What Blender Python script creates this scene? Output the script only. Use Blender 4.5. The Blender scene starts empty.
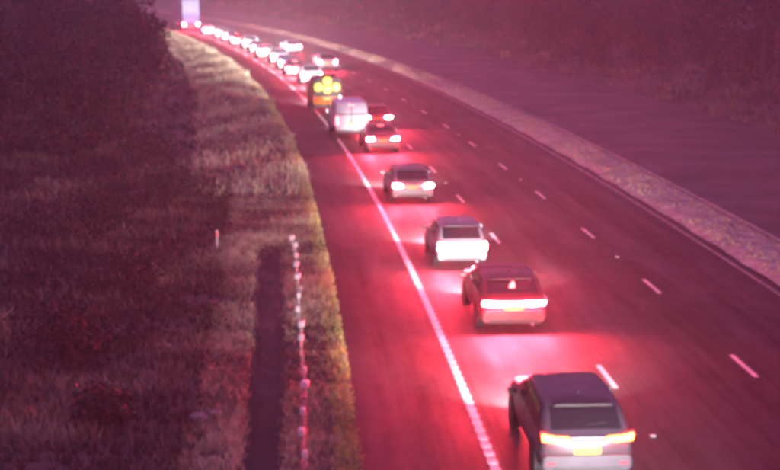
import bpy, bmesh, math, random
import numpy as np
from mathutils import Vector, Matrix

random.seed(7)
rng = np.random.default_rng(7)
scene = bpy.context.scene
COL = scene.collection

# ------------------------------------------------------------------ camera
CAM_H = 9.94
PITCH, YAW = 0.1869, 0.0574
cam_data = bpy.data.cameras.new("camera")
cam_data.lens = 36.0 * 1428.9 / 780.0
cam_data.sensor_width = 36.0
cam_data.clip_start = 0.5
cam_data.clip_end = 4000.0
cam = bpy.data.objects.new("camera", cam_data)
COL.objects.link(cam)
cam.location = (0, 0, CAM_H)
cam.rotation_euler = (math.pi / 2 - PITCH, 0, -YAW)
scene.camera = cam
cam_data.dof.use_dof = True              # a cheap roadside lens, never quite sharp
cam_data.dof.focus_distance = 46.0
cam_data.dof.aperture_fstop = 0.6

# ------------------------------------------------------------------ sky, sun, exposure
SUN_EL, SUN_ROT = math.radians(1.0), math.radians(200)
world = bpy.data.worlds.new("World")
scene.world = world
world.use_nodes = True
nt = world.node_tree
nt.nodes.clear()
wo = nt.nodes.new("ShaderNodeOutputWorld")
bg = nt.nodes.new("ShaderNodeBackground")
sky = nt.nodes.new("ShaderNodeTexSky")
sky.sky_type = 'NISHITA'
sky.sun_disc = False
sky.sun_elevation = SUN_EL
sky.sun_rotation = SUN_ROT
mixw = nt.nodes.new("ShaderNodeMixRGB")   # low cloud lit from below by a mile of brake lamps
mixw.inputs[0].default_value = 0.93
mixw.inputs[2].default_value = (0.90, 0.33, 0.95, 1)
nt.links.new(sky.outputs[0], mixw.inputs[1])
nt.links.new(mixw.outputs[0], bg.inputs[0])
bg.inputs[1].default_value = 0.135
nt.links.new(bg.outputs[0], wo.inputs[0])

sd = bpy.data.lights.new("sun", 'SUN')
sd.energy = 0.02
sd.angle = math.radians(20)
sd.color = (1.0, 0.75, 0.85)
sun = bpy.data.objects.new("sun", sd)
COL.objects.link(sun)
sun.rotation_euler = (math.radians(50), 0, math.radians(-160))

vs = scene.view_settings
vs.view_transform = 'Standard'
vs.look = 'None'
vs.gamma = 1.0
vs.exposure = 2.0

scene.render.engine = 'CYCLES'
cy = scene.cycles
cy.use_denoising = True
cy.max_bounces = 5
cy.diffuse_bounces = 2
cy.glossy_bounces = 2
cy.transmission_bounces = 2
cy.volume_bounces = 1
cy.transparent_max_bounces = 6
cy.sample_clamp_indirect = 4.0
cy.sample_clamp_direct = 0.0
cy.caustics_reflective = False
cy.caustics_refractive = False
cy.filter_width = 4.2

RED_TAIL = 2050.0
HEAD_W = 520.0
HAZE_DENSITY = 0.0015

# ------------------------------------------------------------------ the road's line
STEP = 0.5
_t = np.maximum(np.arange(0, 700, STEP) - 20.0, 0)
_th = 0.9909e-3 * _t + 0.0647e-5 * _t * _t
_cx = np.concatenate([[0], -np.cumsum(np.sin(_th)) * STEP])
_cy = np.concatenate([[0], np.cumsum(np.cos(_th)) * STEP])
_ss = np.arange(len(_cx)) * STEP
_th = np.concatenate([_th, [_th[-1]]])

def road(s, off):
    """world x, y and heading (turn to the left) at chainage s, offset off to the right"""
    s = np.asarray(s, dtype=float)
    sc_ = np.maximum(s, 0)
    x = np.interp(sc_, _ss, _cx)
    y = np.interp(sc_, _ss, _cy) + np.minimum(s, 0)
    h = np.interp(sc_, _ss, _th)
    return x + off * np.cos(h), y + off * np.sin(h), h

# ------------------------------------------------------------------ helpers
def new_mesh(name, verts, faces, mat=None, smooth=False):
    me = bpy.data.meshes.new(name)
    me.from_pydata([tuple(map(float, v)) for v in verts], [], [tuple(map(int, f)) for f in faces])
    me.update()
    if smooth:
        me.polygons.foreach_set("use_smooth", [True] * len(me.polygons))
    if mat:
        me.materials.append(mat)
    return me

def link(name, me, parent=None, loc=None, rot=None):
    o = bpy.data.objects.new(name, me)
    COL.objects.link(o)
    if parent:
        o.parent = parent
    if loc is not None:
        o.location = loc
    if rot is not None:
        o.rotation_euler = rot
    return o

def tag(o, label=None, cat=None, group=None, kind=None):
    if label: o["label"] = label
    if cat: o["category"] = cat
    if group: o["group"] = group
    if kind: o["kind"] = kind
    return o

class MB:
    """collects simple solids into one mesh"""
    def __init__(self):
        self.v, self.f = [], []
    def add(self, vs_, fs_):
        b = len(self.v)
        self.v += [tuple(v) for v in vs_]
        self.f += [tuple(i + b for i in f) for f in fs_]
        return self
    def box(self, c, s, bev=0.0):
        cx, cy_, cz = c
        hx, hy, hz = s[0] / 2, s[1] / 2, s[2] / 2
        if bev <= 0:
            v = [(cx + a * hx, cy_ + b * hy, cz + d * hz) for a in (-1, 1) for b in (-1, 1) for d in (-1, 1)]
            return self.add(v, [(0, 1, 3, 2), (4, 6, 7, 5), (0, 4, 5, 1), (2, 3, 7, 6), (0, 2, 6, 4), (1, 5, 7, 3)])
        bm = bmesh.new()
        bmesh.ops.create_cube(bm, size=1.0)
        for v in bm.verts:
            v.co = Vector((cx + v.co.x * 2 * hx, cy_ + v.co.y * 2 * hy, cz + v.co.z * 2 * hz))
        bmesh.ops.bevel(bm, geom=bm.edges[:], offset=bev, segments=2, profile=0.5, affect='EDGES')
        bm.verts.index_update()
        self.add([v.co[:] for v in bm.verts], [[v.index for v in f.verts] for f in bm.faces])
        bm.free()
        return self
    def prism(self, poly, y0, y1, bev=0.0):
        """poly in (x, z), extruded along y"""
        n = len(poly)
        if bev > 0:
            c = np.mean(np.array(poly), axis=0)
            def shr(p, k): 
                d = np.array(p) - c; l = np.linalg.norm(d) + 1e-9
                return c + d * max(0.0, (l - k)) / l
            rings = [(y0, bev), (y0 + bev, 0), (y1 - bev, 0), (y1, bev)]
            v = []
            for (yy, k) in rings:
                for p in poly:
                    q = shr(p, k); v.append((q[0], yy, q[1]))
            f = []
            for r in range(3):
                for i in range(n):
                    j = (i + 1) % n
                    f.append((r * n + i, r * n + j, (r + 1) * n + j, (r + 1) * n + i))
            f.append(tuple(range(n - 1, -1, -1)))
            f.append(tuple(range(3 * n, 4 * n)))
            return self.add(v, f)
        v = [(p[0], y0, p[1]) for p in poly] + [(p[0], y1, p[1]) for p in poly]
        f = [(i, (i + 1) % n, n + (i + 1) % n, n + i) for i in range(n)]
        f += [tuple(range(n - 1, -1, -1)), tuple(range(n, 2 * n))]
        return self.add(v, f)
    def lathe_x(self, prof, c, seg=20):
        """profile [(x, r)] spun round the x axis through c"""
        n = len(prof)
        v = []
        for k in range(seg):
            a = 2 * math.pi * k / seg
            for (x, r) in prof:
                v.append((c[0] + x, c[1] + r * math.cos(a), c[2] + r * math.sin(a)))
        f = []
        for k in range(seg):
            k2 = (k + 1) % seg
            for i in range(n - 1):
                f.append((k * n + i, k * n + i + 1, k2 * n + i + 1, k2 * n + i))
        f.append(tuple(k * n for k in range(seg)))
        f.append(tuple(k * n + n - 1 for k in range(seg - 1, -1, -1)))
        return self.add(v, f)
    def tube(self, pts, r, seg=6):
        pts = [Vector(p) for p in pts]
        v, f = [], []
        for i, p in enumerate(pts):
            d = (pts[min(i + 1, len(pts) - 1)] - pts[max(i - 1, 0)]).normalized()
            a = d.orthogonal().normalized() if abs(d.z) > 0.9 else d.cross(Vector((0, 0, 1))).normalized()
            b = d.cross(a)
            rr = r[i] if isinstance(r, (list, tuple)) else r
            for k in range(seg):
                t = 2 * math.pi * k / seg
                v.append((p + a * math.cos(t) * rr + b * math.sin(t) * rr)[:])
        for i in range(len(pts) - 1):
            for k in range(seg):
                k2 = (k + 1) % seg
                f.append((i * seg + k, i * seg + k2, (i + 1) * seg + k2, (i + 1) * seg + k))
        f.append(tuple(range(seg - 1, -1, -1)))
        f.append(tuple((len(pts) - 1) * seg + k for k in range(seg)))
        return self.add(v, f)
    def mesh(self, name, mat, smooth=False):
        return new_mesh(name, self.v, self.f, mat, smooth)
    def build(self, name, mat, parent=None, smooth=False, **kw):
        return link(name, self.mesh(name, mat, smooth), parent, **kw)

# ------------------------------------------------------------------ materials
def principled(name, col, rough=0.5, metal=0.0, spec=0.5, emis=None, estr=0.0, coat=0.0):
    m = bpy.data.materials.new(name)
    m.use_nodes = True
    b = m.node_tree.nodes["Principled BSDF"]
    b.inputs["Base Color"].default_value = (*col, 1)
    b.inputs["Roughness"].default_value = rough
    b.inputs["Metallic"].default_value = metal
    b.inputs["Specular IOR Level"].default_value = spec
    b.inputs["Coat Weight"].default_value = coat
    if emis:
        b.inputs["Emission Color"].default_value = (*emis, 1)
        b.inputs["Emission Strength"].default_value = estr
    return m

def noisy(name, c1, c2, scale, r1=0.5, r2=0.7, bump=0.0, detail=6, metal=0.0, bscale=None, spec=0.5,
          c3=None, scale3=0.1, lo=0.35, hi=0.65):
    m = principled(name, c1, r1, metal, spec)
    t = m.node_tree
    b = t.nodes["Principled BSDF"]
    tc = t.nodes.new("ShaderNodeTexCoord")
    n = t.nodes.new("ShaderNodeTexNoise")
    n.inputs["Scale"].default_value = scale
    n.inputs["Detail"].default_value = detail
    t.links.new(tc.outputs["Object"], n.inputs["Vector"])
    cr = t.nodes.new("ShaderNodeValToRGB")
    cr.color_ramp.elements[0].position = lo
    cr.color_ramp.elements[1].position = hi
    cr.color_ramp.elements[0].color = (*c1, 1)
    cr.color_ramp.elements[1].color = (*c2, 1)
    t.links.new(n.outputs["Fac"], cr.inputs[0])
    out = cr.outputs[0]
    if c3:
        n3 = t.nodes.new("ShaderNodeTexNoise")
        n3.inputs["Scale"].default_value = scale3
        n3.inputs["Detail"].default_value = 4
        t.links.new(tc.outputs["Object"], n3.inputs["Vector"])
        r3 = t.nodes.new("ShaderNodeValToRGB")
        r3.color_ramp.elements[0].position = 0.4
        r3.color_ramp.elements[1].position = 0.62
        t.links.new(n3.outputs["Fac"], r3.inputs[0])
        mx = t.nodes.new("ShaderNodeMixRGB")
        t.links.new(r3.outputs[0], mx.inputs[0])
        t.links.new(out, mx.inputs[1])
        mx.inputs[2].default_value = (*c3, 1)
        out = mx.outputs[0]
    t.links.new(out, b.inputs["Base Color"])
    mr = t.nodes.new("ShaderNodeMapRange")
    mr.inputs["To Min"].default_value = r1
    mr.inputs["To Max"].default_value = r2
    n2 = t.nodes.new("ShaderNodeTexNoise")
    n2.inputs["Scale"].default_value = scale * 0.23
    n2.inputs["Detail"].default_value = 3
    t.links.new(tc.outputs["Object"], n2.inputs["Vector"])
    mr.inputs["From Min"].default_value = 0.35
    mr.inputs["From Max"].default_value = 0.65
    t.links.new(n2.outputs["Fac"], mr.inputs["Value"])
    t.links.new(mr.outputs[0], b.inputs["Roughness"])
    if bump > 0:
        nb = t.nodes.new("ShaderNodeTexNoise")
        nb.inputs["Scale"].default_value = bscale or scale * 4
        nb.inputs["Detail"].default_value = 4
        t.links.new(tc.outputs["Object"], nb.inputs["Vector"])
        bp = t.nodes.new("ShaderNodeBump")
        bp.inputs["Strength"].default_value = bump
        bp.inputs["Distance"].default_value = 0.02
        t.links.new(nb.outputs["Fac"], bp.inputs["Height"])
        t.links.new(bp.outputs[0], b.inputs["Normal"])
    return m

def vcol_mat(name, c_lo, c_hi, rough=0.7, trans=0.25):
    """foliage: per-leaf tint from a face attribute"""
    m = principled(name, c_lo, rough, 0, 0.3)
    t = m.node_tree
    b = t.nodes["Principled BSDF"]
    at = t.nodes.new("ShaderNodeAttribute")
    at.attribute_name = "tint"
    cr = t.nodes.new("ShaderNodeValToRGB")
    cr.color_ramp.elements[0].color = (*c_lo, 1)
    cr.color_ramp.elements[1].color = (*c_hi, 1)
    t.links.new(at.outputs["Fac"], cr.inputs[0])
    t.links.new(cr.outputs[0], b.inputs["Base Color"])
    return m

M = {}
def asphalt_mat(name):
    m = principled(name, (0.06, 0.06, 0.06), 0.6, 0, 0.12)
    t = m.node_tree; L_ = t.links.new; b = t.nodes["Principled BSDF"]
    uv = t.nodes.new("ShaderNodeUVMap"); uv.uv_map = 'road'
    def noise(sx, sy, detail=4, rough=.6):
        mp = t.nodes.new("ShaderNodeMapping"); mp.inputs["Scale"].default_value = (sx, sy, 1)
        L_(uv.outputs[0], mp.inputs[0])
        n = t.nodes.new("ShaderNodeTexNoise"); n.inputs["Scale"].default_value = 1; n.inputs["Detail"].default_value = detail
        n.inputs["Roughness"].default_value = rough
        L_(mp.outputs[0], n.inputs["Vector"]); return n.outputs["Fac"]
    def math_(op, a, b_=None, c=None):
        n = t.nodes.new("ShaderNodeMath"); n.operation = op
        for k, q in enumerate((a, b_, c)):
            if q is None: continue
            if isinstance(q, (int, float)): n.inputs[k].default_value = q
            else: L_(q, n.inputs[k])
        return n.outputs[0]
    def remap(x, a, b_, c, d):
        n = t.nodes.new("ShaderNodeMapRange")
        for k, q in zip(("From Min", "From Max", "To Min", "To Max"), (a, b_, c, d)): n.inputs[k].default_value = q
        L_(x, n.inputs["Value"]); return n.outputs[0]
    sp = t.nodes.new("ShaderNodeSeparateXYZ"); L_(uv.outputs[0], sp.inputs[0])
    off = sp.outputs[1]
    # two wheel tracks in each 3.65 m lane
    ph = math_('MULTIPLY', math_('SUBTRACT', off, 3.70 + 0.93), 2 * math.pi / 1.825)
    track = remap(math_('COSINE', ph), 0.1, 1.0, 0.0, 1.0)
    inlane = remap(off, 3.6, 3.9, 0.0, 1.0)
    track = math_('MULTIPLY', math_('MULTIPLY', track, inlane), remap(noise(.05, .6), .3, .7, .4, 1.0))
    streak = noise(.10, 3.2, 5)
    grain = noise(9, 9, 3, .8)
    coarse = noise(1.1, 1.6, 5, .7)
    patch = remap(noise(.035, .22, 2), .50, .53, 0, 1)
    val = math_('ADD', remap(streak, .3, .7, .036, .066), remap(grain, .3, .7, -.016, .016))
    val = math_('ADD', val, remap(coarse, .3, .7, -.012, .014))
    val = math_('ADD', val, math_('MULTIPLY', track, .016))
    val = math_('ADD', val, math_('MULTIPLY', patch, -.020))
    # paving joints beside the lane lines
    for o0 in (3.95, 7.62, 11.25):
        j = math_('LESS_THAN', math_('ABSOLUTE', math_('SUBTRACT', off, o0)), .03)
        val = math_('SUBTRACT', val, math_('MULTIPLY', j, .02))
    val = math_('MAXIMUM', val, .014)
    cb = t.nodes.new("ShaderNodeCombineXYZ")
    L_(val, cb.inputs[0]); L_(val, cb.inputs[1]); L_(math_('MULTIPLY', val, 1.04), cb.inputs[2])
    L_(cb.outputs[0], b.inputs["Base Color"])
    ro = math_('ADD', remap(noise(.3, 1.4, 4), .3, .7, .60, .85), math_('MULTIPLY', track, -.06))
    L_(ro, b.inputs["Roughness"])
    bp = t.nodes.new("ShaderNodeBump"); bp.inputs["Strength"].default_value = .6; bp.inputs["Distance"].default_value = .015
    L_(noise(30, 30, 3, .7), bp.inputs["Height"]); L_(bp.outputs[0], b.inputs["Normal"])
    return m
M['asphalt'] = asphalt_mat('wet_asphalt')
M['asphalt_far'] = noisy('dark_asphalt', (0.018, 0.018, 0.02), (0.036, 0.036, 0.038), 1.2, 0.5, 0.7, 0.2, bscale=40)
M['paint'] = noisy('worn_road_paint', (0.35, 0.34, 0.33), (0.72, 0.71, 0.69), 5.0, 0.45, 0.65, 0.2, lo=0.3, hi=0.5)
M['rib'] = noisy('rib_paint', (0.55, 0.54, 0.52), (0.85, 0.84, 0.82), 6.0, 0.4, 0.6, 0.1)
M['paint_dim'] = noisy('dirty_road_paint', (0.10, 0.10, 0.10), (0.30, 0.29, 0.28), 2.5, 0.5, 0.7, 0.2)
M['soil'] = noisy('verge_soil', (0.05, 0.048, 0.044), (0.11, 0.10, 0.085), 0.9, 0.8, 0.95, 0.6, bscale=5,
                  c3=(0.04, 0.04, 0.036), scale3=0.12)
M['median'] = noisy('reserve_gravel', (0.24, 0.225, 0.20), (0.46, 0.43, 0.39), 1.3, 0.8, 0.95, 0.7, bscale=8)
M['grass'] = vcol_mat('dry_grass', (0.035, 0.04, 0.028), (0.66, 0.63, 0.40), 0.7)
M['fringe'] = vcol_mat('lit_edge_grass', (0.18, 0.22, 0.05), (0.62, 0.66, 0.20), 0.7)  # headlamp light along the verge edge put into the grass colour
M['leaf'] = vcol_mat('dark_leaves', (0.012, 0.015, 0.012), (0.045, 0.05, 0.04), 0.6)
M['bark'] = noisy('bark', (0.04, 0.032, 0.025), (0.08, 0.065, 0.05), 4, 0.8, 0.95, 0.5)
M['steel'] = noisy('galvanised_steel', (0.30, 0.30, 0.30), (0.45, 0.45, 0.44), 5, 0.5, 0.7, 0.05, metal=0.15)
M['rail'] = noisy('weathered_rail', (0.10, 0.10, 0.10), (0.20, 0.20, 0.19), 3, 0.6, 0.8, 0.1)
M['kerb'] = noisy('weathered_kerb', (0.24, 0.23, 0.21), (0.42, 0.40, 0.37), 2.0, 0.8, 0.95, 0.4)
M['cap'] = principled('white_post_cap', (0.8, 0.78, 0.74), 0.35)
M['stone'] = noisy('pale_stone', (0.14, 0.13, 0.12), (0.30, 0.28, 0.26), 6, 0.8, 0.95, 0.5)
M['glass'] = principled('tinted_glass', (0.012, 0.012, 0.016), 0.08, 0, 0.6)
M['tyre'] = principled('tyre_rubber', (0.015, 0.015, 0.016), 0.8)
M['rim'] = principled('wheel_alloy', (0.35, 0.35, 0.36), 0.35, 0.8)
M['trim'] = principled('black_plastic', (0.02, 0.02, 0.022), 0.55)
M['plate'] = principled('yellow_plate', (0.80, 0.58, 0.03), 0.35)
M['glyph'] = principled('plate_black', (0.02, 0.02, 0.02), 0.5)
M['chrome'] = principled('bright_trim', (0.6, 0.6, 0.62), 0.2, 0.9)
M['tail'] = principled('lit_brake_lamp', (0.3, 0.02, 0.02), 0.2, emis=(1.0, 0.035, 0.06), estr=RED_TAIL)
M['tail_warm'] = principled('warm_tail_lamp', (0.3, 0.05, 0.02), 0.2, emis=(1.0, 0.05, 0.0028), estr=90)
M['tail_far'] = principled('lit_tail_lamp', (0.3, 0.02, 0.02), 0.2, emis=(1.0, 0.035, 0.06), estr=RED_TAIL * 0.38)
M['tail_high'] = principled('lit_high_lamp', (0.3, 0.02, 0.02), 0.2, emis=(1.0, 0.05, 0.05), estr=9)
M['tail_dim'] = principled('red_lens', (0.35, 0.02, 0.03), 0.15, emis=(1.0, 0.08, 0.12), estr=0.35)
M['amber'] = principled('lit_amber_lamp', (0.5, 0.3, 0.02), 0.3, emis=(1.0, 0.80, 0.10), estr=0.5)
M['head'] = principled('lit_headlamp', (0.8, 0.8, 0.8), 0.1, emis=(1.0, 0.92, 0.95), estr=15)
M['plate_lamp'] = principled('number_plate_lamp', (0.8, 0.8, 0.8), 0.2, emis=(1, 0.95, 0.9), estr=6)
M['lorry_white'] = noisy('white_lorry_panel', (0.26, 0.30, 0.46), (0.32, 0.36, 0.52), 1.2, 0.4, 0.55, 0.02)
M['seam'] = principled('door_seam_rubber', (0.02, 0.02, 0.02), 0.7)
M['hivis'] = principled('yellow_reflective', (0.75, 0.62, 0.05), 0.4)

def paint(name, col, rough=0.28):
    return noisy(name, tuple(c * 0.86 for c in col), col, 3.0, rough, rough + 0.12, 0.0, spec=0.6)

# ------------------------------------------------------------------ the ground, roads and markings
EDGE_L, LINE_E, LINE_12, LINE_23, LINE_R, MED_IN, MED_OUT = 0.90, 3.70, 7.35, 11.0, 14.62, 15.0, 17.4
OPP_IN, OPP_OUT = 17.4, 29.8

def strip(name, o0, o1, s0, s1, z, mat, ds=2.0, no=1, jag0=0.0, jag1=0.0):
    ss = np.arange(s0, s1 + 1e-6, ds)
    offs = np.linspace(o0, o1, no + 1)
    v, f, uvs = [], [], []
    for i, s in enumerate(ss):
        for j, o in enumerate(offs):
            oo = o
            if j == 0 and jag0: oo += random.uniform(-jag0, jag0)
            if j == no and jag1: oo += random.uniform(-jag1, jag1)
            x, y, h = road(s, oo)
            v.append((x, y, z)); uvs.append((s, oo))
    w = no + 1
    for i in range(len(ss) - 1):
        for j in range(no):
            f.append((i * w + j, i * w + j + 1, (i + 1) * w + j + 1, (i + 1) * w + j))
    me = new_mesh(name, v, f, mat)
    ul = me.uv_layers.new(name='road')
    for lp in me.loops:
        ul.data[lp.index].uv = uvs[lp.vertex_index]
    return link(name, me)

def ground_z(s, o):
    """height of the verge at chainage s, offset o"""
    z = -0.03
    if o < 0.9:
        t = min(1, (0.9 - o) / 3.0)
        z += 0.05 * t * math.sin(s * 0.31 + o) + 0.04 * t * math.sin(s * 0.83 - o * 1.7)
        ditch_c = -0.98
        k = max(0.0, 1 - abs(o - ditch_c) / 0.5)
        ends = max(0.0, min(1.0, (50.5 - s) / 1.0))
        z -= 0.55 * min(1, k * 1.8) * ends
        if o < -5:
            z += min(3.0, (-5 - o) * 0.10) * (1 + 0.15 * math.sin(s * 0.11))
    elif MED_IN < o < MED_OUT:
        k = 1 - abs((o - (MED_IN + MED_OUT) / 2) / ((MED_OUT - MED_IN) / 2))
        z = 0.02 + 0.12 * min(1, k * 2.5) + 0.025 * math.sin(s * 1.3 + o * 3)
    elif o > OPP_OUT:
        z += min(3.0, (o - OPP_OUT) * 0.09)
    return z

offs = ([-320, -200, -130, -90, -60, -45, -35, -28, -22, -18, -15, -12, -10, -8, -6.5, -5.5] +
        list(np.arange(-5, -1.8, 0.4)) + list(np.arange(-1.7, -0.3, 0.12)) + [-0.3, 0.0, 0.3, 0.6, 0.88, 1.4] +
        [5, 10, 14.4] + list(np.linspace(MED_IN - 0.1, MED_OUT + 0.1, 9)) + [20, 26, 29.7, 31, 34, 38, 44, 52, 62, 80, 110, 160, 240, 400])
svals = list(np.arange(-40, 0, 4.0)) + list(np.arange(0, 120, 1.0)) + list(np.arange(120, 300, 4.0)) + list(np.arange(300, 521, 20.0))
gv, gf = [], []
for s in svals:
    for o in offs:
        x, y, h = road(s, o)
        inside = 1.0 < o < 14.95 or 17.45 < o < 29.75
        gv.append((x, y, -0.12 if inside else ground_z(s, o)))
w = len(offs)
for i in range(len(svals) - 1):
    for j in range(w - 1):
        gf.append((i * w + j, i * w + j + 1, (i + 1) * w + j + 1, (i + 1) * w + j))
b = len(gv)
gv += [(-1500, -600, -1.2), (1500, -600, -1.2), (1500, 2200, -1.2), (-1500, 2200, -1.2)]
gf.append((b, b + 1, b + 2, b + 3))
ground = tag(link('ground', new_mesh('ground', gv, gf, M['soil'], True)), kind='structure')

carriageway = tag(strip('motorway', EDGE_L, MED_IN, -30, 420, 0.0, M['asphalt'], 1.0, 1, 0.07, 0.04), kind='structure')
opp = tag(strip('opposite_carriageway', OPP_IN, OPP_OUT, -30, 420, 0.0, M['asphalt_far'], 2.0, 1, 0.03, 0.06), kind='structure')

# central reserve: pale stony strip, its own sheet over the ground
rv, rf = [], []
ss_m = np.arange(10, 400, 1.0)
om = np.linspace(MED_IN - 0.03, MED_OUT + 0.03, 11)
for s in ss_m:
    for o in om:
        x, y, h = road(s, o)
        rv.append((x, y, ground_z(s, min(max(o, MED_IN + 0.001), MED_OUT - 0.001)) + 0.012 + random.uniform(-0.012, 0.012)))
w = len(om)
for i in range(len(ss_m) - 1):
    for j in range(w - 1):
        rf.append((i * w + j, i * w + j + 1, (i + 1) * w + j + 1, (i + 1) * w + j))
reserve = tag(link('central_reserve', new_mesh('central_reserve', rv, rf, M['median'])), kind='structure')

# painted lines
def line_strip(name, off, width, s0, s1, mat, z=0.005):
    return tag(strip(name, off - width / 2, off + width / 2, s0, s1, z, mat, 1.0), kind='structure')

edge = line_strip('edge_line', LINE_E, 0.17, 14, 400, M['paint'])
line_strip('inner_edge_line', LINE_R, 0.15, 14, 400, M['paint_dim'])
rib_me = MB().box((0, 0, 0.006), (0.21, 0.22, 0.012), 0.003).mesh('rib', M['rib'])
for k in range(56):
    s = 20.0 + 0.5 * k
    x, y, h = road(s, LINE_E)
    link('rib', rib_me, edge, (x, y, 0.006), (0, 0, float(h)))

dash_me = MB().box((0, 0, 0.002), (0.13, 2.0, 0.004)).mesh('dash', M['paint'])
stud_me = MB().box((0, 0, 0.012), (0.11, 0.11, 0.024), 0.008).mesh('stud', M['cap'])
for (off, s0) in ((LINE_12, 33.39), (LINE_23, 34.07)):
    line = link('lane_line', None)
    tag(line, kind='structure')
    for k in range(-2, 26):
        s = s0 + 9 * k
        x, y, h = road(s, off)
        link('dash', dash_me, line, (x, y, 0.005), (0, 0, float(h)))
        if k % 2 == 0:
            x, y, h = road(s - 4.5, off)
            link('stud', stud_me, line, (x, y, 0.001), (0, 0, float(h)))

# ------------------------------------------------------------------ grass, scrub and woods
def leaf_mesh(name, pts, tangents, ups, lengths, widths, tints, mat, bend=0.35):
    """blades: each a 2-segment tapered ribbon"""
    n = len(pts)
    d = ups / np.linalg.norm(ups, axis=1, keepdims=True)
    L = lengths[:, None]; W = widths[:, None]
    side = tangents / (np.linalg.norm(tangents, axis=1, keepdims=True) + 1e-9)
    out = np.cross(side, d)
    p0 = pts
    p1 = pts + d * L * 0.55 + out * L * bend * 0.25
    p2 = pts + d * L + out * L * bend
    V = np.empty((n, 5, 3))
    V[:, 0] = p0 - side * W * 0.5; V[:, 1] = p0 + side * W * 0.5
    V[:, 2] = p1 + side * W * 0.42; V[:, 3] = p1 - side * W * 0.42
    V[:, 4] = p2
    me = bpy.data.meshes.new(name)
    me.vertices.add(n * 5)
    me.vertices.foreach_set('co', V.reshape(-1).astype(np.float32))
    base = np.arange(n) * 5
    quad = np.stack([base, base + 1, base + 2, base + 3], 1)
    tri = np.stack([base + 3, base + 2, base + 4], 1)
    loops = np.concatenate([quad, tri], 1).reshape(-1)
    me.loops.add(len(loops))
    me.loops.foreach_set('vertex_index', loops.astype(np.int32))
    me.polygons.add(n * 2)
    starts = np.empty(n * 2, np.int32); tot = np.empty(n * 2, np.int32)
    starts[0::2] = np.arange(n) * 7; starts[1::2] = np.arange(n) * 7 + 4
    tot[0::2] = 4; tot[1::2] = 3
    me.polygons.foreach_set('loop_start', starts)
    me.polygons.foreach_set('loop_total', tot)
    me.update(calc_edges=True)
    a = me.attributes.new('tint', 'FLOAT', 'FACE')
    a.data.foreach_set('value', np.repeat(tints, 2).astype(np.float32))
    me.materials.append(mat)
    return me

def value_noise(x, y, seed=0):
    v = np.zeros_like(x)
    r = np.random.default_rng(seed)
    for k in range(7):
        fx, fy = r.normal(0, 1.0, 2) * (0.25 + 0.28 * k)
        v += np.sin(fx * x + fy * y + r.uniform(0, 6.28)) / (1 + 0.35 * k)
    return v

def grass_patch(name, s0, s1, o0, o1, ntuft, blades, hmin, hmax, wid, tint_bias, label=None, clump=0.3, mat='grass'):
    s = rng.uniform(s0, s1, ntuft); o = rng.uniform(o0, o1, ntuft)
    nz = value_noise(s, o * 1.6, 3)
    keep = nz > -2.8 + clump * rng.normal(0, 1, ntuft)
    inditch = (np.abs(o + 0.98) < 0.40) & (s < 50)
    keep &= ~(inditch & (rng.uniform(0, 1, ntuft) < 0.97))
    s, o, nz = s[keep], o[keep], nz[keep]
    x, y, h = road(s, o)
    z = np.array([ground_z(a, b_) for a, b_ in zip(s, o)])
    n = len(s)
    pts = np.repeat(np.stack([x, y, z], 1), blades, 0)
    N = n * blades
    sz = np.repeat(rng.uniform(hmin, hmax, n) * (0.75 + 0.12 * np.clip(nz, -2, 3)), blades)
    pts[:, :2] += rng.normal(0, 0.35, (N, 2)) * sz[:, None] * 0.6
    ang = rng.uniform(0, 2 * np.pi, N)
    tang = np.stack([np.cos(ang), np.sin(ang), np.zeros(N)], 1)
    up = np.stack([rng.normal(0, 0.32, N), rng.normal(0, 0.32, N), np.ones(N)], 1)
    tint = np.clip(np.repeat(tint_bias + 0.16 * nz, blades) + rng.normal(0, 0.16, N), 0, 1)
    me = leaf_mesh(name, pts, tang, up, sz * rng.uniform(0.6, 1.15, N), wid * rng.uniform(0.6, 1.4, N), tint, M[mat], 0.5)
    return tag(link(name, me), label or None, 'grass' if label else None, kind='stuff')

grass_patch('verge_grass', 18, 62, -2.6, 0.98, 11000, 7, 0.10, 0.30, 0.022, 0.58, 'pale dry grass on the verge beside the hard shoulder')
grass_patch('verge_grass', 62, 240, -4.5, 1.0, 7500, 7, 0.25, 0.6, 0.05, 0.72, 'straw coloured grass bank along the bend of the road')
grass_patch('rough_grass', 16, 70, -9, -2.4, 10000, 7, 0.18, 0.45, 0.028, 0.02, 'dark rough grass left of the ditch')
grass_patch('verge_grass', 18, 120, 0.55, 1.02, 6000, 6, 0.10, 0.24, 0.03, 0.9, 'yellow green fringe of grass lining the hard shoulder, coloured as if lit', mat='fringe')
grass_patch('reserve_grass', 30, 240, MED_IN + 0.1, MED_OUT - 0.1, 5500, 6, 0.08, 0.22, 0.035, 0.85, 'pale scrubby growth on the central reserve')

grass_patch('rough_grass', 36, 230, -34, -4.3, 12000, 6, 0.35, 0.7, 0.07, 0.02, 'dark rough grass under the trees on the left')
grass_patch('rough_grass', 36, 110, -20, -8, 9000, 6, 0.3, 0.6, 0.05, 0.03, 'dark rough grass between the bushes and the left wood')
grass_patch('rough_grass', 60, 300, OPP_OUT + 0.1, OPP_OUT + 24, 4500, 6, 0.4, 0.8, 0.08, 0.02, 'dark rough grass beyond the opposite carriageway')

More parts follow.
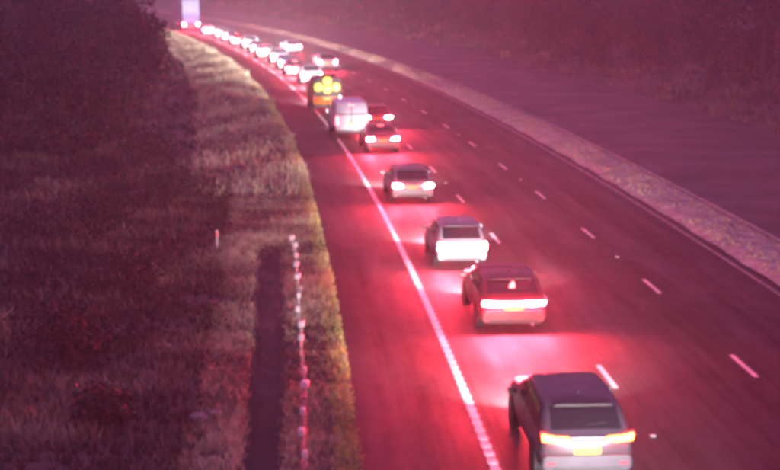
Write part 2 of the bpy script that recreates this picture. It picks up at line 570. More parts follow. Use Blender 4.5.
def foliage(name, blobs, per, size, mat, label, cat=None):
    """leaf cards spread through irregular blobs"""
    P = []; T = []; SZ = []
    for (c, r, zs) in blobs:
        k = int(per * r * r * rng.uniform(0.8, 1.2))
        d = rng.normal(0, 1, (k, 3)); d /= np.linalg.norm(d, axis=1, keepdims=True)
        rad = r * (0.55 + 0.5 * rng.uniform(0, 1, k) ** 0.6)
        lump = 1 + 0.22 * np.sin(d[:, 0] * 5 + c[0]) * np.sin(d[:, 1] * 4 + c[1]) + 0.15 * np.sin(d[:, 2] * 7 + c[0])
        q = d * (rad * lump)[:, None]; q[:, 2] *= zs
        P.append(q + np.array(c))
        T.append(np.clip(0.45 + 0.25 * rng.normal(0, 1) + 0.2 * rng.normal(0, 1, k), 0, 1))
        SZ.append(np.full(k, size))
    P = np.concatenate(P); T = np.concatenate(T); SZ = np.concatenate(SZ)
    n = len(P)
    up = rng.normal(0, 1, (n, 3)); tg = rng.normal(0, 1, (n, 3))
    tg -= up * (np.sum(up * tg, 1) / np.sum(up * up, 1))[:, None]
    me = leaf_mesh(name, P, tg, up, SZ * rng.uniform(0.7, 1.5, n), SZ * rng.uniform(0.4, 0.9, n), T, mat, 0.3)
    return me

def tree_blobs(x, y, z, ht, rad):
    bl = []
    for k in range(rng.integers(11, 15)):
        a = rng.uniform(0, 6.28); rr = rad * rng.uniform(0.15, 0.75)
        zz = z + ht * rng.uniform(0.10, 0.92)
        bl.append(((x + rr * math.cos(a), y + rr * math.sin(a), zz), rad * rng.uniform(0.32, 0.55), rng.uniform(0.7, 1.0)))
    return bl

def wood(name, spots, label):
    bl = []; tr = MB()
    for (s, o, ht, rad) in spots:
        x, y, h = road(s, o); z = ground_z(s, o)
        b_ = tree_blobs(float(x), float(y), z, ht, rad)
        bl += b_
        tr.tube([(x, y, z - 0.2), (x + 0.1, y, z + ht * 0.35), (x - 0.1, y + 0.1, z + ht * 0.75)], [0.22, 0.15, 0.05], 7)
        for (c, r, zs) in b_[:5]:
            tr.tube([(x, y, z + ht * 0.3), ((x + c[0]) / 2, (y + c[1]) / 2, c[2] - 0.6), c], [0.09, 0.06, 0.02], 5)
    o_ = link(name, foliage(name, bl, 85, 0.30, M['leaf'], label))
    tag(o_, label, 'trees', kind='stuff')
    tr.build('trunks', M['bark'], o_)
    return o_

spotsL = []
for s in np.arange(52, 300, 7.5):
    for o0 in (-9.5, -15, -22, -31):
        if o0 > -12 and s < 70: continue
        spotsL.append((s + rng.uniform(-3, 3), o0 - max(0, (s - 200)) * 0.02 + rng.uniform(-1.6, 1.2), rng.uniform(7, 11) if o0 < -12 else rng.uniform(5.0, 7.5), rng.uniform(2.2, 3.3)))
wood('woodland', spotsL, 'dark belt of trees on the left side of the road')
spotsR = []
for s in np.arange(85, 400, 10):
    for o0 in (36, 43, 52):
        spotsR.append((s + rng.uniform(-4, 4), o0 + rng.uniform(-2, 2), rng.uniform(8, 13), rng.uniform(2.8, 4.2)))
wood('woodland', spotsR, 'dark belt of trees beyond the opposite carriageway')

# low scrub beside the ditch: each bush a thing
bush_spots = [(30.5, -4.6, 0.9, 'low dark bush nearest the camera, left of the ditch'),
              (36.0, -6.0, 1.3, 'rounded dark bush at the left edge below the trees'),
              (43.5, -5.2, 1.2, 'dark bush left of the white marker post'),
              (52.0, -7.2, 1.5, 'large dark bush in front of the left wood'),
              (60.5, -5.4, 1.2, 'dark bush on the grass bank beyond the ditch end'),
              (71.0, -6.4, 1.5, 'bush at the foot of the trees by the pale grass')]
for (s, o, r, lab) in bush_spots:
    x, y, h = road(s, o); z = ground_z(s, o)
    root = tag(link('bush', None, None, (x, y, z)), lab, 'bush', 'bushes on the left verge')
    bl = [((rng.normal(0, r * 0.45), rng.normal(0, r * 0.45), r * rng.uniform(0.45, 0.85)), r * rng.uniform(0.45, 0.65), 0.8) for _ in range(7)]
    link('foliage', foliage('foliage', bl, 420, 0.11, M['leaf'], lab), root)
    st = MB()
    for (c, rr, zs) in bl:
        st.tube([(0, 0, -0.1), (c[0] * 0.5, c[1] * 0.5, c[2] * 0.6), c], [0.04, 0.025, 0.01], 5)
    st.build('stems', M['bark'], root)

# pale stones by the ditch
for (px, o, s, sx, lab) in ((0, -2.45, 30.8, 0.24, 'larger flat pale stone lying left of the ditch'),
                            (0, -2.12, 31.0, 0.20, 'smaller pale stone closer to the ditch')):
    x, y, h = road(s, o)
    bm = bmesh.new()
    bmesh.ops.create_icosphere(bm, subdivisions=2, radius=1.0)
    for v in bm.verts:
        k = random.uniform(.78, 1.12)
        v.co = Vector((v.co.x * sx * k, v.co.y * sx * 0.8 * k, v.co.z * sx * 0.5))
    me = bpy.data.meshes.new('stone'); bm.to_mesh(me); bm.free(); me.materials.append(M['stone'])
    tag(link('stone', me, None, (x, y, ground_z(s, o) + sx * 0.22), (0, 0, s)), lab, 'stone', 'stones by the ditch')

# white marker post
x, y, h = road(49.6, -2.8)
mp = tag(link('marker_post', None, None, (x, y, ground_z(49.6, -2.8))), 'small white marker post standing in the dark verge', 'post')
MB().box((0, 0, 0.36), (0.09, 0.05, 0.86), 0.012).build('post', M['cap'], mp)
MB().box((0, -0.028, 0.66), (0.06, 0.008, 0.14)).build('reflector', M['tail_dim'], mp)  # glows by its own emission, no lamp inside

# ------------------------------------------------------------------ barriers
x0, y0, h0 = road(20, -0.12)
rope = tag(link('rope_barrier', None), 'row of short white capped posts with wire ropes along the verge', 'barrier')
post_me = MB().box((0, 0, 0.24), (0.06, 0.10, 0.62), 0.008).mesh('post', M['steel'])
cap_me = MB().box((0, 0, 0.60), (0.15, 0.22, 0.16), 0.03).mesh('cap', M['cap'])
for k in range(20):
    s = 20.6 + 1.5 * k + random.uniform(-.28, .28)
    x, y, h = road(s, -0.12)
    p = link('post', post_me, rope, (x, y, ground_z(s, -0.12)), (random.uniform(-.10, .10), random.uniform(-.12, .12), float(h) + random.uniform(-0.3, 0.3)))
    if k not in (3, 9, 14):
        q = link('cap', cap_me, p)
        zs_ = random.uniform(.55, 1.15)
        q.scale = (zs_, zs_, 1)
for (zz, dx) in ((0.34, 0.045), (0.46, -0.045)):
    pts = []
    for s in np.arange(20, 49.4, 1.5):
        x, y, h = road(s, -0.12 + dx); pts.append((x, y, zz - 0.03))
    MB().tube(pts, 0.008, 5).build('cable', M['trim'], rope)

# low concrete kerb on the far side of the reserve
prof = [(0.0, -0.02), (0.0, 0.15), (0.02, 0.17), (0.13, 0.17), (0.15, 0.15), (0.15, -0.02)]
v, f = [], []
sr = np.arange(24, 300, 2.0)
for s_ in sr:
    for (dx, zz) in prof:
        x, y, h = road(s_, MED_OUT - 0.06 + dx); v.append((x, y, zz))
n = len(prof)
for i in range(len(sr) - 1):
    for j in range(n):
        j2 = (j + 1) % n
        f.append((i * n + j, i * n + j2, (i + 1) * n + j2, (i + 1) * n + j))
tag(link('kerb', new_mesh('kerb', v, f, M['kerb'])), kind='structure')

# ------------------------------------------------------------------ vehicles
def pchip(xk, yk, xq):
    xk = np.asarray(xk, float); yk = np.asarray(yk, float); xq = np.asarray(xq, float)
    hh = np.diff(xk); dl = np.diff(yk) / hh
    d = np.zeros_like(yk)
    for i in range(1, len(xk) - 1):
        if dl[i - 1] * dl[i] > 0:
            w1 = 2 * hh[i] + hh[i - 1]; w2 = hh[i] + 2 * hh[i - 1]
            d[i] = (w1 + w2) / (w1 / dl[i - 1] + w2 / dl[i])
    d[0], d[-1] = dl[0], dl[-1]
    i = np.clip(np.searchsorted(xk, xq, side='right') - 1, 0, len(hh) - 1)
    t = (xq - xk[i]) / hh[i]
    return ((1 + 2 * t) * (1 - t) ** 2 * yk[i] + t * (1 - t) ** 2 * hh[i] * d[i] +
            t * t * (3 - 2 * t) * yk[i + 1] + t * t * (t - 1) * hh[i] * d[i + 1])

VT = np.array([0, 0.8, 1.0, 1.35, 1.75, 2.3, 2.5, 3.0])   # section parameter of the eight control points

class Skin:
    """car skin: stations along y, each a half section of eight points, sampled smoothly"""
    def __init__(self, st):
        self.y = [r[0] for r in st]
        secs = []
        for (y, w_, zb, zm, zbelt, ztop, rw) in st:
            gh = ztop - zbelt
            secs.append([(0, zb), (0.86 * w_, zb), (0.965 * w_, zb + 0.14 * (zm - zb) / 0.3), (w_, zm), (0.972 * w_, zbelt),
                         (rw * w_ + 0.02, zbelt + gh * 0.82), (rw * w_ * 0.86, zbelt + gh * 0.965), (0, ztop)])
        self.S = np.array(secs)
    def at(self, y, v):
        sec = np.array([[pchip(self.y, self.S[:, k, c], [y])[0] for c in (0, 1)] for k in range(8)])
        return np.stack([pchip(VT, sec[:, 0], v), np.full(len(v), y), pchip(VT, sec[:, 1], v)], 1)
    def grid(self, ys, vs_):
        return np.array([self.at(y, vs_) for y in ys])
    def body(self, ys, name, mat, parent):
        vs_ = np.array([0, 0.4, 0.8, 0.9, 1.0, 1.17, 1.35, 1.55, 1.75, 1.93, 2.12, 2.3, 2.4, 2.5, 2.75, 3.0])
        G = self.grid(ys, vs_)
        full = np.concatenate([G, G[:, -2:0:-1] * np.array([-1, 1, 1])], 1)
        n = full.shape[1]
        v = full.reshape(-1, 3).tolist()
        f = []
        for i in range(len(ys) - 1):
            for j in range(n):
                j2 = (j + 1) % n
                f.append((i * n + j, i * n + j2, (i + 1) * n + j2, (i + 1) * n + j))
        for (i, flip) in ((0, False), (len(ys) - 1, True)):
            c = len(v); ring = full[i]
            v.append(ring.mean(0).tolist())
            for j in range(n):
                j2 = (j + 1) % n
                f.append((c, i * n + j, i * n + j2) if flip else (c, i * n + j2, i * n + j))
        me = new_mesh(name, v, f, mat, True)
        return link(name, me, parent)
    def patch(self, name, y0, y1, v0, v1, mat, parent, mirror=0, off=0.006, ny=7, nv=5, skew=0.0):
        """a panel laid proud of the skin; mirror 0 = both sides joined over the roof, 1 right, -1 left"""
        ys = np.linspace(y0, y1, ny); vv = np.linspace(v0, v1, nv)
        G = np.zeros((ny, nv, 3)); N = np.zeros((ny, nv, 3))
        for i, y in enumerate(ys):
            for j, t in enumerate(vv):
                yy = y + skew * (t - v0) / (v1 - v0) * (1 if True else 0)
                p = self.at(yy, np.array([t, t + 0.02 if t < 2.97 else t]))
                G[i, j] = p[0]
                a = self.at(yy, np.array([max(t - 0.03, 0)]))[0]; b_ = self.at(yy, np.array([min(t + 0.03, 3.0)]))[0]
                c = self.at(yy - 0.02, np.array([t]))[0]; d = self.at(yy + 0.02, np.array([t]))[0]
                nn = np.cross(d - c, b_ - a); nn /= np.linalg.norm(nn) + 1e-9
                if t >= 2.97: nn[0] = 0
                N[i, j] = nn
        if np.mean(N[:, :, 0]) < 0 and mirror != 0: N = -N
        if mirror == 0 and np.mean(N[:, :, 2]) < 0: N = -N
        G = G + N * off
        if mirror == 0:
            G = np.concatenate([G, G[:, -2::-1] * np.array([-1, 1, 1])], 1)
        elif mirror == -1:
            G = G * np.array([-1, 1, 1])
        n = G.shape[1]
        v = G.reshape(-1, 3).tolist()
        f = [(i * n + j, i * n + j + 1, (i + 1) * n + j + 1, (i + 1) * n + j) for i in range(ny - 1) for j in range(n - 1)]
        return link(name, new_mesh(name, v, f, mat, True), parent)

def stations(L, W, H, kind):
    w = W / 2
    if kind == 'suv':
        return [(0.00, w * .86, .46, .66, .88, 0.98, .80), (0.06, w * .95, .40, .66, .93, 1.05, .84), (0.16, w * .985, .33, .66, .97, 1.14, .84),
                (0.40, w, .28, .66, .99, H * .86, .80), (0.62, w, .26, .66, 1.0, H * .955, .80), (1.0, w, .24, .66, 1.0, H * .99, .80), (1.8, w, .24, .66, 1.0, H, .80),
                (L * .56, w, .24, .66, .99, H * .985, .79), (L * .64, w, .24, .66, .98, H * .90, .78), (L * .76, w, .25, .66, .96, 1.13, .84), (L * .88, w * .985, .27, .66, .90, 1.05, .85),
                (L * .96, w * .93, .30, .62, .80, 0.95, .82), (L, w * .78, .38, .56, .68, .78, .80)]
    if kind == 'hatch':
        return [(0.00, w * .85, .42, .60, .80, 0.90, .80), (0.06, w * .94, .36, .60, .86, .97, .84), (0.15, w * .98, .30, .60, .90, 1.04, .83),
                (0.42, w, .26, .60, .92, H * .85, .79), (0.66, w, .23, .60, .92, H * .95, .78), (1.05, w, .21, .60, .92, H * .99, .78), (1.75, w, .2, .60, .92, H, .78),
                (L * .55, w, .2, .60, .91, H * .98, .77), (L * .63, w, .2, .60, .90, H * .89, .76), (L * .76, w, .22, .60, .88, 1.02, .83), (L * .88, w * .98, .24, .58, .82, .95, .85),
                (L * .96, w * .92, .28, .55, .72, .84, .82), (L, w * .76, .34, .5, .62, .70, .80)]
    if kind == 'saloon':
        return [(0.00, w * .85, .42, .62, .82, 0.93, .82), (0.06, w * .94, .36, .62, .86, 0.99, .86), (0.20, w * .98, .30, .62, .89, 1.03, .87), (0.62, w, .25, .60, .91, 1.06, .86),
                (0.85, w, .24, .60, .92, H * .81, .80), (1.20, w, .22, .60, .92, H * .945, .77), (1.6, w, .21, .60, .92, H * .99, .77), (2.1, w, .2, .60, .92, H, .77),
                (L * .58, w, .2, .60, .91, H * .96, .76), (L * .65, w, .2, .60, .90, H * .85, .76), (L * .75, w, .22, .60, .88, 1.0, .83), (L * .88, w * .98, .24, .58, .82, .93, .85),
                (L * .96, w * .92, .28, .55, .72, .82, .82), (L, w * .76, .34, .5, .62, .70, .80)]
    if kind == 'van':
        return [(0.00, w * .955, .48, .90, 1.40, H * .955, .885), (0.05, w * .985, .44, .90, 1.40, H * .985, .90), (0.30, w, .40, .90, 1.40, H * .995, .91), (1.0, w, .36, .90, 1.40, H, .91),
                (2.2, w, .34, .90, 1.40, H, .91), (L * .62, w, .34, .90, 1.38, H * .985, .90), (L * .70, w, .34, .88, 1.34, H * .95, .87), (L * .80, w, .34, .85, 1.26, H * .74, .84),
                (L * .87, w * .99, .34, .80, 1.12, 1.36, .85), (L * .95, w * .95, .36, .72, .98, 1.14, .84), (L, w * .80, .42, .62, .80, .92, .82)]

def wheel(parent, x, y, r, side):
    t = link('wheel', None, parent, (x, y, r))
    wd = 0.11
    MB().lathe_x([(-wd, r * .66), (-wd, r * .93), (-wd * .7, r), (wd * .7, r), (wd, r * .93), (wd, r * .66)], (0, 0, 0), 22).build('tyre', M['tyre'], t, True)
    rm = MB().lathe_x([(side * wd * .35, r * .10), (side * wd * .55, r * .14)], (0, 0, 0), 10)
    rm.lathe_x([(side * wd * .2, r * .62), (side * wd * 1.02, r * .67)], (0, 0, 0), 20)
    for k in range(5):
        a = 2 * math.pi * k / 5
        c, s_ = math.cos(a), math.sin(a)
        p = [(-0.14 * r, 0.08 * r), (-0.09 * r, 0.66 * r), (0.09 * r, 0.66 * r), (0.14 * r, 0.08 * r)]
        vv = []
        for xx in (side * wd * .8, side * wd * 1.03):
            vv += [(xx, q[0] * c - q[1] * s_, q[0] * s_ + q[1] * c) for q in p]
        rm.add(vv, [(0, 1, 2, 3), (7, 6, 5, 4), (0, 4, 5, 1), (1, 5, 6, 2), (2, 6, 7, 3), (3, 7, 4, 0)])
    rm.build('rim', M['rim'], t)

def number_plate(parent, z, y=-0.075, w=0.52, h=0.115):
    p = MB().box((0, y, z), (w, 0.012, h), 0.004).build('number_plate', M['plate'], parent)
    g = MB()
    for k in range(7):
        xx = -w * .40 + k * w * .80 / 6 + (0.012 if k > 3 else -0.012)
        g.box((xx, y - 0.0075, z - 0.004), (0.016, 0.004, h * .60))
        g.box((xx + 0.014, y - 0.0075, z + (0.018 if k % 2 else -0.02)), (0.026, 0.004, 0.016))
    tag(g.build('characters', M['glyph'], p), kind='stuff')
    return p

def headlamp_beams(parent, W, L, z, power, one=False, col=(1.0, 0.90, 0.95), cone=115):
    for sx in ((0,) if one else (-1, 1)):
        ld = bpy.data.lights.new('headlamp_beam', 'SPOT')
        ld.energy = power * (2 if one else 1)
        ld.color = col
        ld.spot_size = math.radians(cone)
        ld.spot_blend = 1.0
        ld.shadow_soft_size = 0.06
        lo = bpy.data.objects.new('headlamp_beam', ld)
        COL.objects.link(lo)
        lo.parent = parent
        lo.location = (sx * W * .36, L + 0.06, z)
        lo.rotation_euler = (math.radians(90 - 3), 0, 0)

def make_car(name, kind, L, W, H, col, lamp, s, off, label, cat='car', group=None, detail=2, beams=HEAD_W, yaw=0.0, tailm=None, zlamp=0.0, cone=115, beam_col=(1.0, 0.90, 0.95)):
    x, y, h = road(s, off)
    root = tag(link(name, None, None, (float(x), float(y), 0.0), (0, 0, float(h) + yaw)), label, cat, group)
    st = stations(L, W, H, kind)
    sk = Skin(st)
    mat = paint(name + '_paint', col)
    w = W / 2
    TL = tailm or M['tail']
    y_all = sorted(set([r[0] for r in st] + list(np.linspace(0.1, L - 0.05, 26 if detail > 1 else 16)) + [0.03, L - 0.02]))
    bd = sk.body(y_all, 'body', mat, root)
    van = kind == 'van'
    r = 0.34 if kind in ('suv', 'van') else 0.31
    # wheels and dark arches
    for (yy, side) in ((0.85, 1), (0.85, -1), (L - 0.82, 1), (L - 0.82, -1)):
        wheel(root, side * (w - 0.10), yy, r, side)
        MB().lathe_x([(-0.02, r + 0.055), (0.02, r + 0.05)], (side * (w - 0.004), yy, r + 0.02), 20).build('wheel_arch', M['trim'], root)
    zbelt = st[3][4]
    if van:
        # two rear doors with a seam, small panes
        MB().box((0, -0.004, 1.42), (0.05, 0.014, H * .955 - 0.62)).build('door_seam', M['seam'], root)
        MB().box((0, -0.012, 1.52), (W * .86, .02, .07), .006).build('door_rail', M['seam'], root)
        for sx in (-1, 1):
            MB().box((sx * 0.09, -0.018, 1.15), (0.05, 0.03, 0.16), 0.01).build('door_handle', M['trim'], root)
            MB().prism([(sx * w * .80, .92), (sx * w * .945, .92), (sx * w * .945, 1.38), (sx * w * .82, 1.38)][::sx], -0.03, 0.06, 0.012).build('tail_lamp', TL, root)
            sk.patch('side_window', L * .63, L * .74, 1.85, 2.22, M['glass'], root, sx)
        sk.patch('windscreen', L * .715, L * .84, 2.42, 3.0, M['glass'], root)
        MB().box((0, -0.02, .50), (W * .94, .16, .20), .03).build('bumper', M['trim'], root)
        number_plate(root, 1.0, -0.02, 0.52, 0.11)
        MB().box((0, -0.02, H * .955 - 0.10), (0.30, 0.03, 0.035), .008).build('high_brake_lamp', M['tail_high'], root)
    else:
        # glazing
        y0g, y1g = (0.14, 0.56) if kind == 'suv' else ((0.13, 0.60) if kind == 'hatch' else (0.68, 1.22))
        sk.patch('rear_window', y0g, y1g, 2.46, 3.0, M['glass'], root, 0, .007)
        ws0, ws1 = (L * .585, L * .745) if kind != 'saloon' else (L * .60, L * .735)
        sk.patch('windscreen', ws0, ws1, 2.47, 3.0, M['glass'], root, 0, .007)
        ys = [(0.66, 1.10, .10), (1.18, 2.02, 0), (2.10, L * .60, 0)] if kind == 'suv' else ([(0.75, 1.12, .10), (1.18, 1.95, 0), (2.03, L * .60, 0)] if kind == 'hatch' else [(1.22, 2.02, .12), (2.1, L * .61, 0)])
        for (a, b_, sw) in ys:
            for sx in (-1, 1):
                sk.patch('side_window', a, b_, 1.80, 2.27, M['glass'], root, sx, .006, 4, 4, sw)
        # rear panel furniture
        for sx in (-1, 1):
            MB().box((sx * w * .80, -0.003, .78), (.008, .012, .20)).build('tailgate_seam', M['seam'], root)
            for yy in (1.14, 2.06, L * .615):
                sk.patch('door_seam', yy, yy + .012, 1.05, 1.78, M['seam'], root, sx, .003, 2, 6)
        MB().box((0, -0.003, .675), (w * 1.6, .012, .008)).build('tailgate_seam', M['seam'], root)
        MB().tube([(w * .55, -.13, .30), (w * .55, .2, .30)], .035, 10).build('exhaust_pipe', M['chrome'], root)
        zl = (0.86 if kind == 'suv' else 0.80) + zlamp
        bm_ = MB()
        bw = w * .965
        poly = [(-bw * .93, .34), (bw * .93, .34), (bw, .44), (bw * .985, .60), (bw * .93, .66), (-bw * .93, .66), (-bw * .985, .60), (-bw, .44)]
        bm_.prism(poly, -0.06, 0.14, .03)
        bp_ = bm_.build('bumper', mat, root, False)
        MB().prism([(-bw * .80, .325), (bw * .80, .325), (bw * .72, .42), (-bw * .72, .42)], -0.072, -0.02, .01).build('diffuser', M['trim'], bp_)
        for sx in (-1, 1):
            MB().box((sx * bw * .80, -0.064, .50), (.16, .012, .035), .004).build('reflector', M['tail_dim'], bp_)  # reflector strips glow by themselves, though they are no lamps
        number_plate(root, 0.735 if kind != 'saloon' else .70, -0.022 if kind != 'saloon' else -0.02)
        for sx in (-1, 1):
            if lamp == 'bar':
                pl = [(sx * .0, zl - .012), (sx * w * .55, zl - .055), (sx * w * .93, zl - .03), (sx * w * .93, zl + .065), (sx * w * .55, zl + .05), (sx * .0, zl + .022)]
            elif lamp == 'slant':
                pl = [(sx * w * .40, zl - .02), (sx * w * .62, zl - .06), (sx * w * .94, zl - .03), (sx * w * .96, zl + .09), (sx * w * .70, zl + .035), (sx * w * .42, zl + .02)]
            elif lamp == 'tall':
                pl = [(sx * w * .70, zl - .13), (sx * w * .93, zl - .13), (sx * w * .93, zl + .12), (sx * w * .78, zl + .12)]
            else:
                pl = [(sx * w * .52, zl - .06), (sx * w * .93, zl - .06), (sx * w * .93, zl + .06), (sx * w * .58, zl + .05)]
            if sx < 0: pl = pl[::-1]
            lm = MB().prism(pl, -0.055, 0.10, .010).build('tail_lamp', TL, root)
            cpl = np.mean(np.array(pl), axis=0)
            ol = [(cpl[0] + (q_[0] - cpl[0]) * (1.10 if lamp != 'bar' else 1.04), cpl[1] + (q_[1] - cpl[1]) * 1.55) for q_ in pl]
            MB().prism(ol, -0.026, 0.085, .006).build('red_lens', M['tail_dim'], lm)
        if lamp == 'slant':
            MB().box((0, -0.018, zl + .015), (w * .74, .05, .04), .010).build('light_strip', M['chrome'], root)
        zt = H * .955
        p = sk.at(y1g + 0.02, np.array([3.0]))[0]
        if lamp == 'bar':
            # triangular high brake lamp low in the glass
            yy = 0.5 * (y0g + y1g) + .03
            q = sk.at(yy, np.array([3.0]))[0]
            MB().prism([(-.09, q[2] - .06), (.07, q[2] - .06), (.05, q[2] + .09), (.0, q[2] + .11)], yy - .10, yy - .02, .008).build('high_brake_lamp', M['tail_high'], root)
        else:
            MB().box((0, p[1] - .05, p[2] + .008), (.32, .03, .02), .005).build('high_brake_lamp', M['tail_dim'] if lamp == 'slant' else M['tail_high'], root)
        if kind != 'saloon':
            MB().prism([(-w * .64, p[2] - .01), (w * .64, p[2] - .01), (w * .60, p[2] + .02), (-w * .60, p[2] + .02)], p[1] - .10, p[1] + .16, .008).build('spoiler', M['trim'], root)
        q = sk.at(y0g + .06, np.array([3.0]))[0]
        MB().tube([(0, q[1] - .02, q[2] + .03), (.18, q[1] + .0, q[2] + .035), (.40, q[1] + .04, q[2] + .05)], .012, 5).build('rear_wiper', M['trim'], root)
        fin = sk.at(1.0, np.array([3.0]))[0]
        if kind != 'saloon':
            MB().add([(-.02, 1.0, fin[2]), (.02, 1.0, fin[2]), (.012, 1.03, fin[2] + .07), (-.012, 1.03, fin[2] + .07), (-.02, 1.2, fin[2]), (.02, 1.2, fin[2])],
                     [(0, 1, 2, 3), (3, 2, 5, 4), (0, 3, 4), (1, 5, 2), (0, 4, 5, 1)]).build('antenna_fin', mat, root)
        if False:
            for sx in (-1, 1):
                pts = [(sx * w * .72, yy, sk.at(yy, np.array([2.45]))[0][2] + .05) for yy in np.linspace(.85, 2.6, 8)]
                MB().tube(pts, .018, 6).build('roof_rail', M['trim'], root)
        for sx in (-1, 1):
            pl = [(sx * w * .50, .66), (sx * w * .86, .68), (sx * w * .86, .78), (sx * w * .56, .74)]
            MB().prism(pl[::sx], L - .20, L + .015, .01).build('headlamp', M['head'], root)
        for (yy) in ((1.60, L * .575) if kind != 'van' else ()):
            for sx in (-1, 1):
                MB().box((sx * (w * .995), yy - .35, zbelt - .14), (.03, .16, .03), .008).build('door_handle', mat, root)
    for sx in (-1, 1):
        zz = zbelt + (.06 if not van else -.05)
        yy = L * (.665 if not van else .76)
        mr = MB().box((sx * (w + .10), yy, zz), (.20, .10, .14 if not van else .26), .03).build('mirror', mat, root)
        MB().box((sx * (w + .11), yy - .054, zz), (.15, .006, .10 if not van else .2)).build('mirror_glass', M['chrome'], mr)
    if beams:
        headlamp_beams(root, W, L, .68, beams, one=detail < 2, col=beam_col, cone=cone)
    return root

QUEUE = 'cars queueing in the nearside lane'
# nearest first
make_car('car', 'hatch', 4.2, 1.78, 1.47, (.05, .05, .06), 'plain', 15.2, 5.6, 'dark hatchback following the nearest car, just below the picture', group=QUEUE, detail=2, beams=HEAD_W * 2.8, cone=46)
make_car('car', 'suv', 4.55, 1.84, 1.58, (.055, .045, .06), 'slant', 26.0, 5.32, 'dark car at the bottom of the picture with slanted tail lamps', group=QUEUE, zlamp=0.13, tailm=M['tail_warm'])
make_car('car', 'suv', 4.40, 1.84, 1.52, (.16, .015, .02), 'bar', 37.6, 5.70, 'dark red car with one lit bar across the tail and triangular lamp above', group=QUEUE, beams=HEAD_W * 1.0)
make_car('car', 'hatch', 4.05, 1.72, 1.46, (.26, .26, .28), 'tall', 46.0, 5.38, 'hatchback with a glaring white tailgate, third from the camera', group=QUEUE)
make_car('car', 'hatch', 4.25, 1.80, 1.46, (.12, .12, .13), 'plain', 59.2, 5.15, 'dark hatchback with two wide square tail lamps, fourth from the camera', group=QUEUE)
make_car('car', 'saloon', 4.50, 1.82, 1.45, (.16, .05, .05), 'plain', 75.6, 5.55, 'dark red saloon just behind the white van', group=QUEUE, beams=HEAD_W * .10)
make_car('van', 'van', 5.0, 1.92, 2.25, (.80, .80, .82), 'plain', 81.6, 4.42, 'white high roofed van with closed rear doors close to the edge line', cat='van', beams=HEAD_W * .15, tailm=M['tail_high'])
make_car('car', 'hatch', 4.2, 1.78, 1.46, (.10, .03, .04), 'plain', 86.5, 6.50, 'dark red hatchback squeezed beside the white van', group=QUEUE)
av = make_car('recovery_van', 'van', 5.2, 2.0, 2.45, (.55, .20, .03), 'plain', 97.0, 4.35, 'orange van with four round amber lamps glowing on its rear', cat='van', tailm=M['tail_dim'], beams=HEAD_W * 2.2, cone=80)
board = MB().box((0, -.05, 1.78), (1.9, .05, 1.25), .03).build('lamp_board', M['trim'], av)
for (dx, dz) in ((0, -.14), (0, .42), (-.60, .0), (.60, .0)):
    lm = MB()
    seg = 18
    vv = []
    for (rr, yy) in ((.30, -.075), (.285, -.12), (.17, -.15)):
        vv += [(dx + rr * math.cos(2 * math.pi * k / seg), yy, 1.78 + dz + rr * math.sin(2 * math.pi * k / seg)) for k in range(seg)]
    ff = [(a * seg + k, a * seg + (k + 1) % seg, (a + 1) * seg + (k + 1) % seg, (a + 1) * seg + k) for a in (0, 1) for k in range(seg)]
    ff.append(tuple(range(2 * seg, 3 * seg)))
    lm.add(vv, ff).build('amber_lamp', M['amber'], board)
bx = MB().box((0, 1.2, 2.50), (1.3, .30, .12), .03).build('light_bar', M['trim'], av)

FAR = 'cars far up the queue'
COLS = [((.45, .45, .47), 'silver'), ((.05, .05, .06), 'black'), ((.75, .75, .76), 'white'), ((.16, .16, .18), 'grey'), ((.05, .07, .16), 'dark blue'), ((.28, .04, .04), 'red')]
ORD = ['first', 'second', 'third', 'fourth', 'fifth', 'sixth', 'seventh', 'eighth', 'ninth', 'tenth', 'eleventh', 'twelfth']
far1 = [110.5, 120.5, 129.0, 137.5, 146, 155, 163.5, 172, 181, 190, 199.5, 209]
for i, s in enumerate(far1):
    (c, nm) = COLS[(i * 5 + 1) % 6]
    kind = ('hatch', 'suv', 'saloon')[i % 3]
    make_car('car', kind, 4.3, 1.82, 1.62 if kind == 'suv' else 1.46, c, ('plain', 'tall')[i % 2], s, 5.35 + .25 * math.sin(i * 2.1),
             '%s car, %s beyond the amber lamps in the nearside lane' % (nm, ORD[i]), group=FAR, detail=1, tailm=M['tail_far'], beams=HEAD_W * (1.3 if i == len(far1) - 1 else 3.6), beam_col=(.48, .62, 1.0) if i == len(far1) - 1 else (1.0, .9, .95))
far2 = [136, 163]
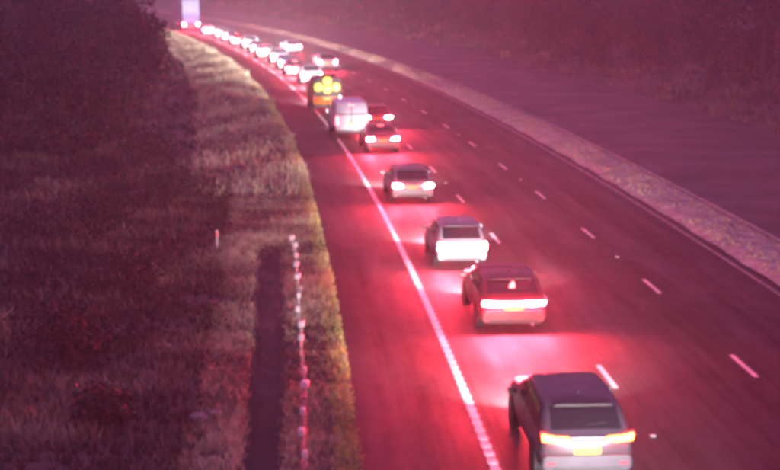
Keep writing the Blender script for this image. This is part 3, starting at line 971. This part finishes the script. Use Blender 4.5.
for i, s in enumerate(far2):
    (c, nm) = COLS[(i * 5 + 3) % 6]
    kind = ('suv', 'hatch', 'saloon')[i % 3]
    make_car('car', kind, 4.3, 1.82, 1.62 if kind == 'suv' else 1.46, c, ('tall', 'plain')[i % 2], s, 8.95 + .25 * math.sin(i * 1.7),
             '%s car, %s from the camera in the middle lane' % (nm, ORD[i]), group='cars in the middle lane', detail=1, tailm=M['tail_far'], beams=HEAD_W * 4.0)

# tall white lorry at the head of the queue
x, y, h = road(222, 4.3)
lr = tag(link('lorry', None, None, (float(x), float(y), 0), (0, 0, float(h))), 'tall white box lorry glaring blue white at the far end of the queue', 'lorry')
MB().box((0, 5.0, 2.95), (2.6, 10.0, 3.5), .05).build('box_body', M['lorry_white'], lr)
for sx in (-1, 1):
    d = MB().box((sx * .63, -.02, 2.95), (1.22, .05, 3.3), .015).build('rear_door', M['lorry_white'], lr)
    MB().tube([(sx * .18, -.065, 1.4), (sx * .18, -.065, 4.5)], .02, 6).build('lock_bar', M['steel'], d)
    MB().box((sx * 1.05, -.04, 1.02), (.34, .06, .14), .02).build('tail_lamp', M['tail'], lr)
    for yy in (1.6, 2.9, 10.9):
        wheel(lr, sx * 1.08, yy, .5, sx)
MB().box((0, 5.2, 1.05), (1.1, 11.0, .25), .02).build('chassis', M['trim'], lr)
MB().box((0, .05, .60), (2.3, .10, .16), .02).build('underrun_bar', M['steel'], lr)
number_plate(lr, .86, -.02)
MB().prism([(-1.2, .55), (1.2, .55), (1.2, 2.4), (1.05, 3.2), (-1.05, 3.2), (-1.2, 2.4)], 10.4, 12.3, .06).build('cab', M['lorry_white'], lr)

# ------------------------------------------------------------------ haze
hz = bpy.data.materials.new('drizzle_haze')
hz.use_nodes = True
t = hz.node_tree
t.nodes.clear()
o_ = t.nodes.new("ShaderNodeOutputMaterial")
pv = t.nodes.new("ShaderNodeVolumePrincipled")
pv.inputs["Color"].default_value = (0.95, 0.93, 0.95, 1)
pv.inputs["Density"].default_value = HAZE_DENSITY
pv.inputs["Anisotropy"].default_value = 0.2
t.links.new(pv.outputs[0], o_.inputs["Volume"])
haze = MB().box((0, 800, 8.0), (3100, 3000, 21.0)).build('haze', hz)
tag(haze, kind='stuff')
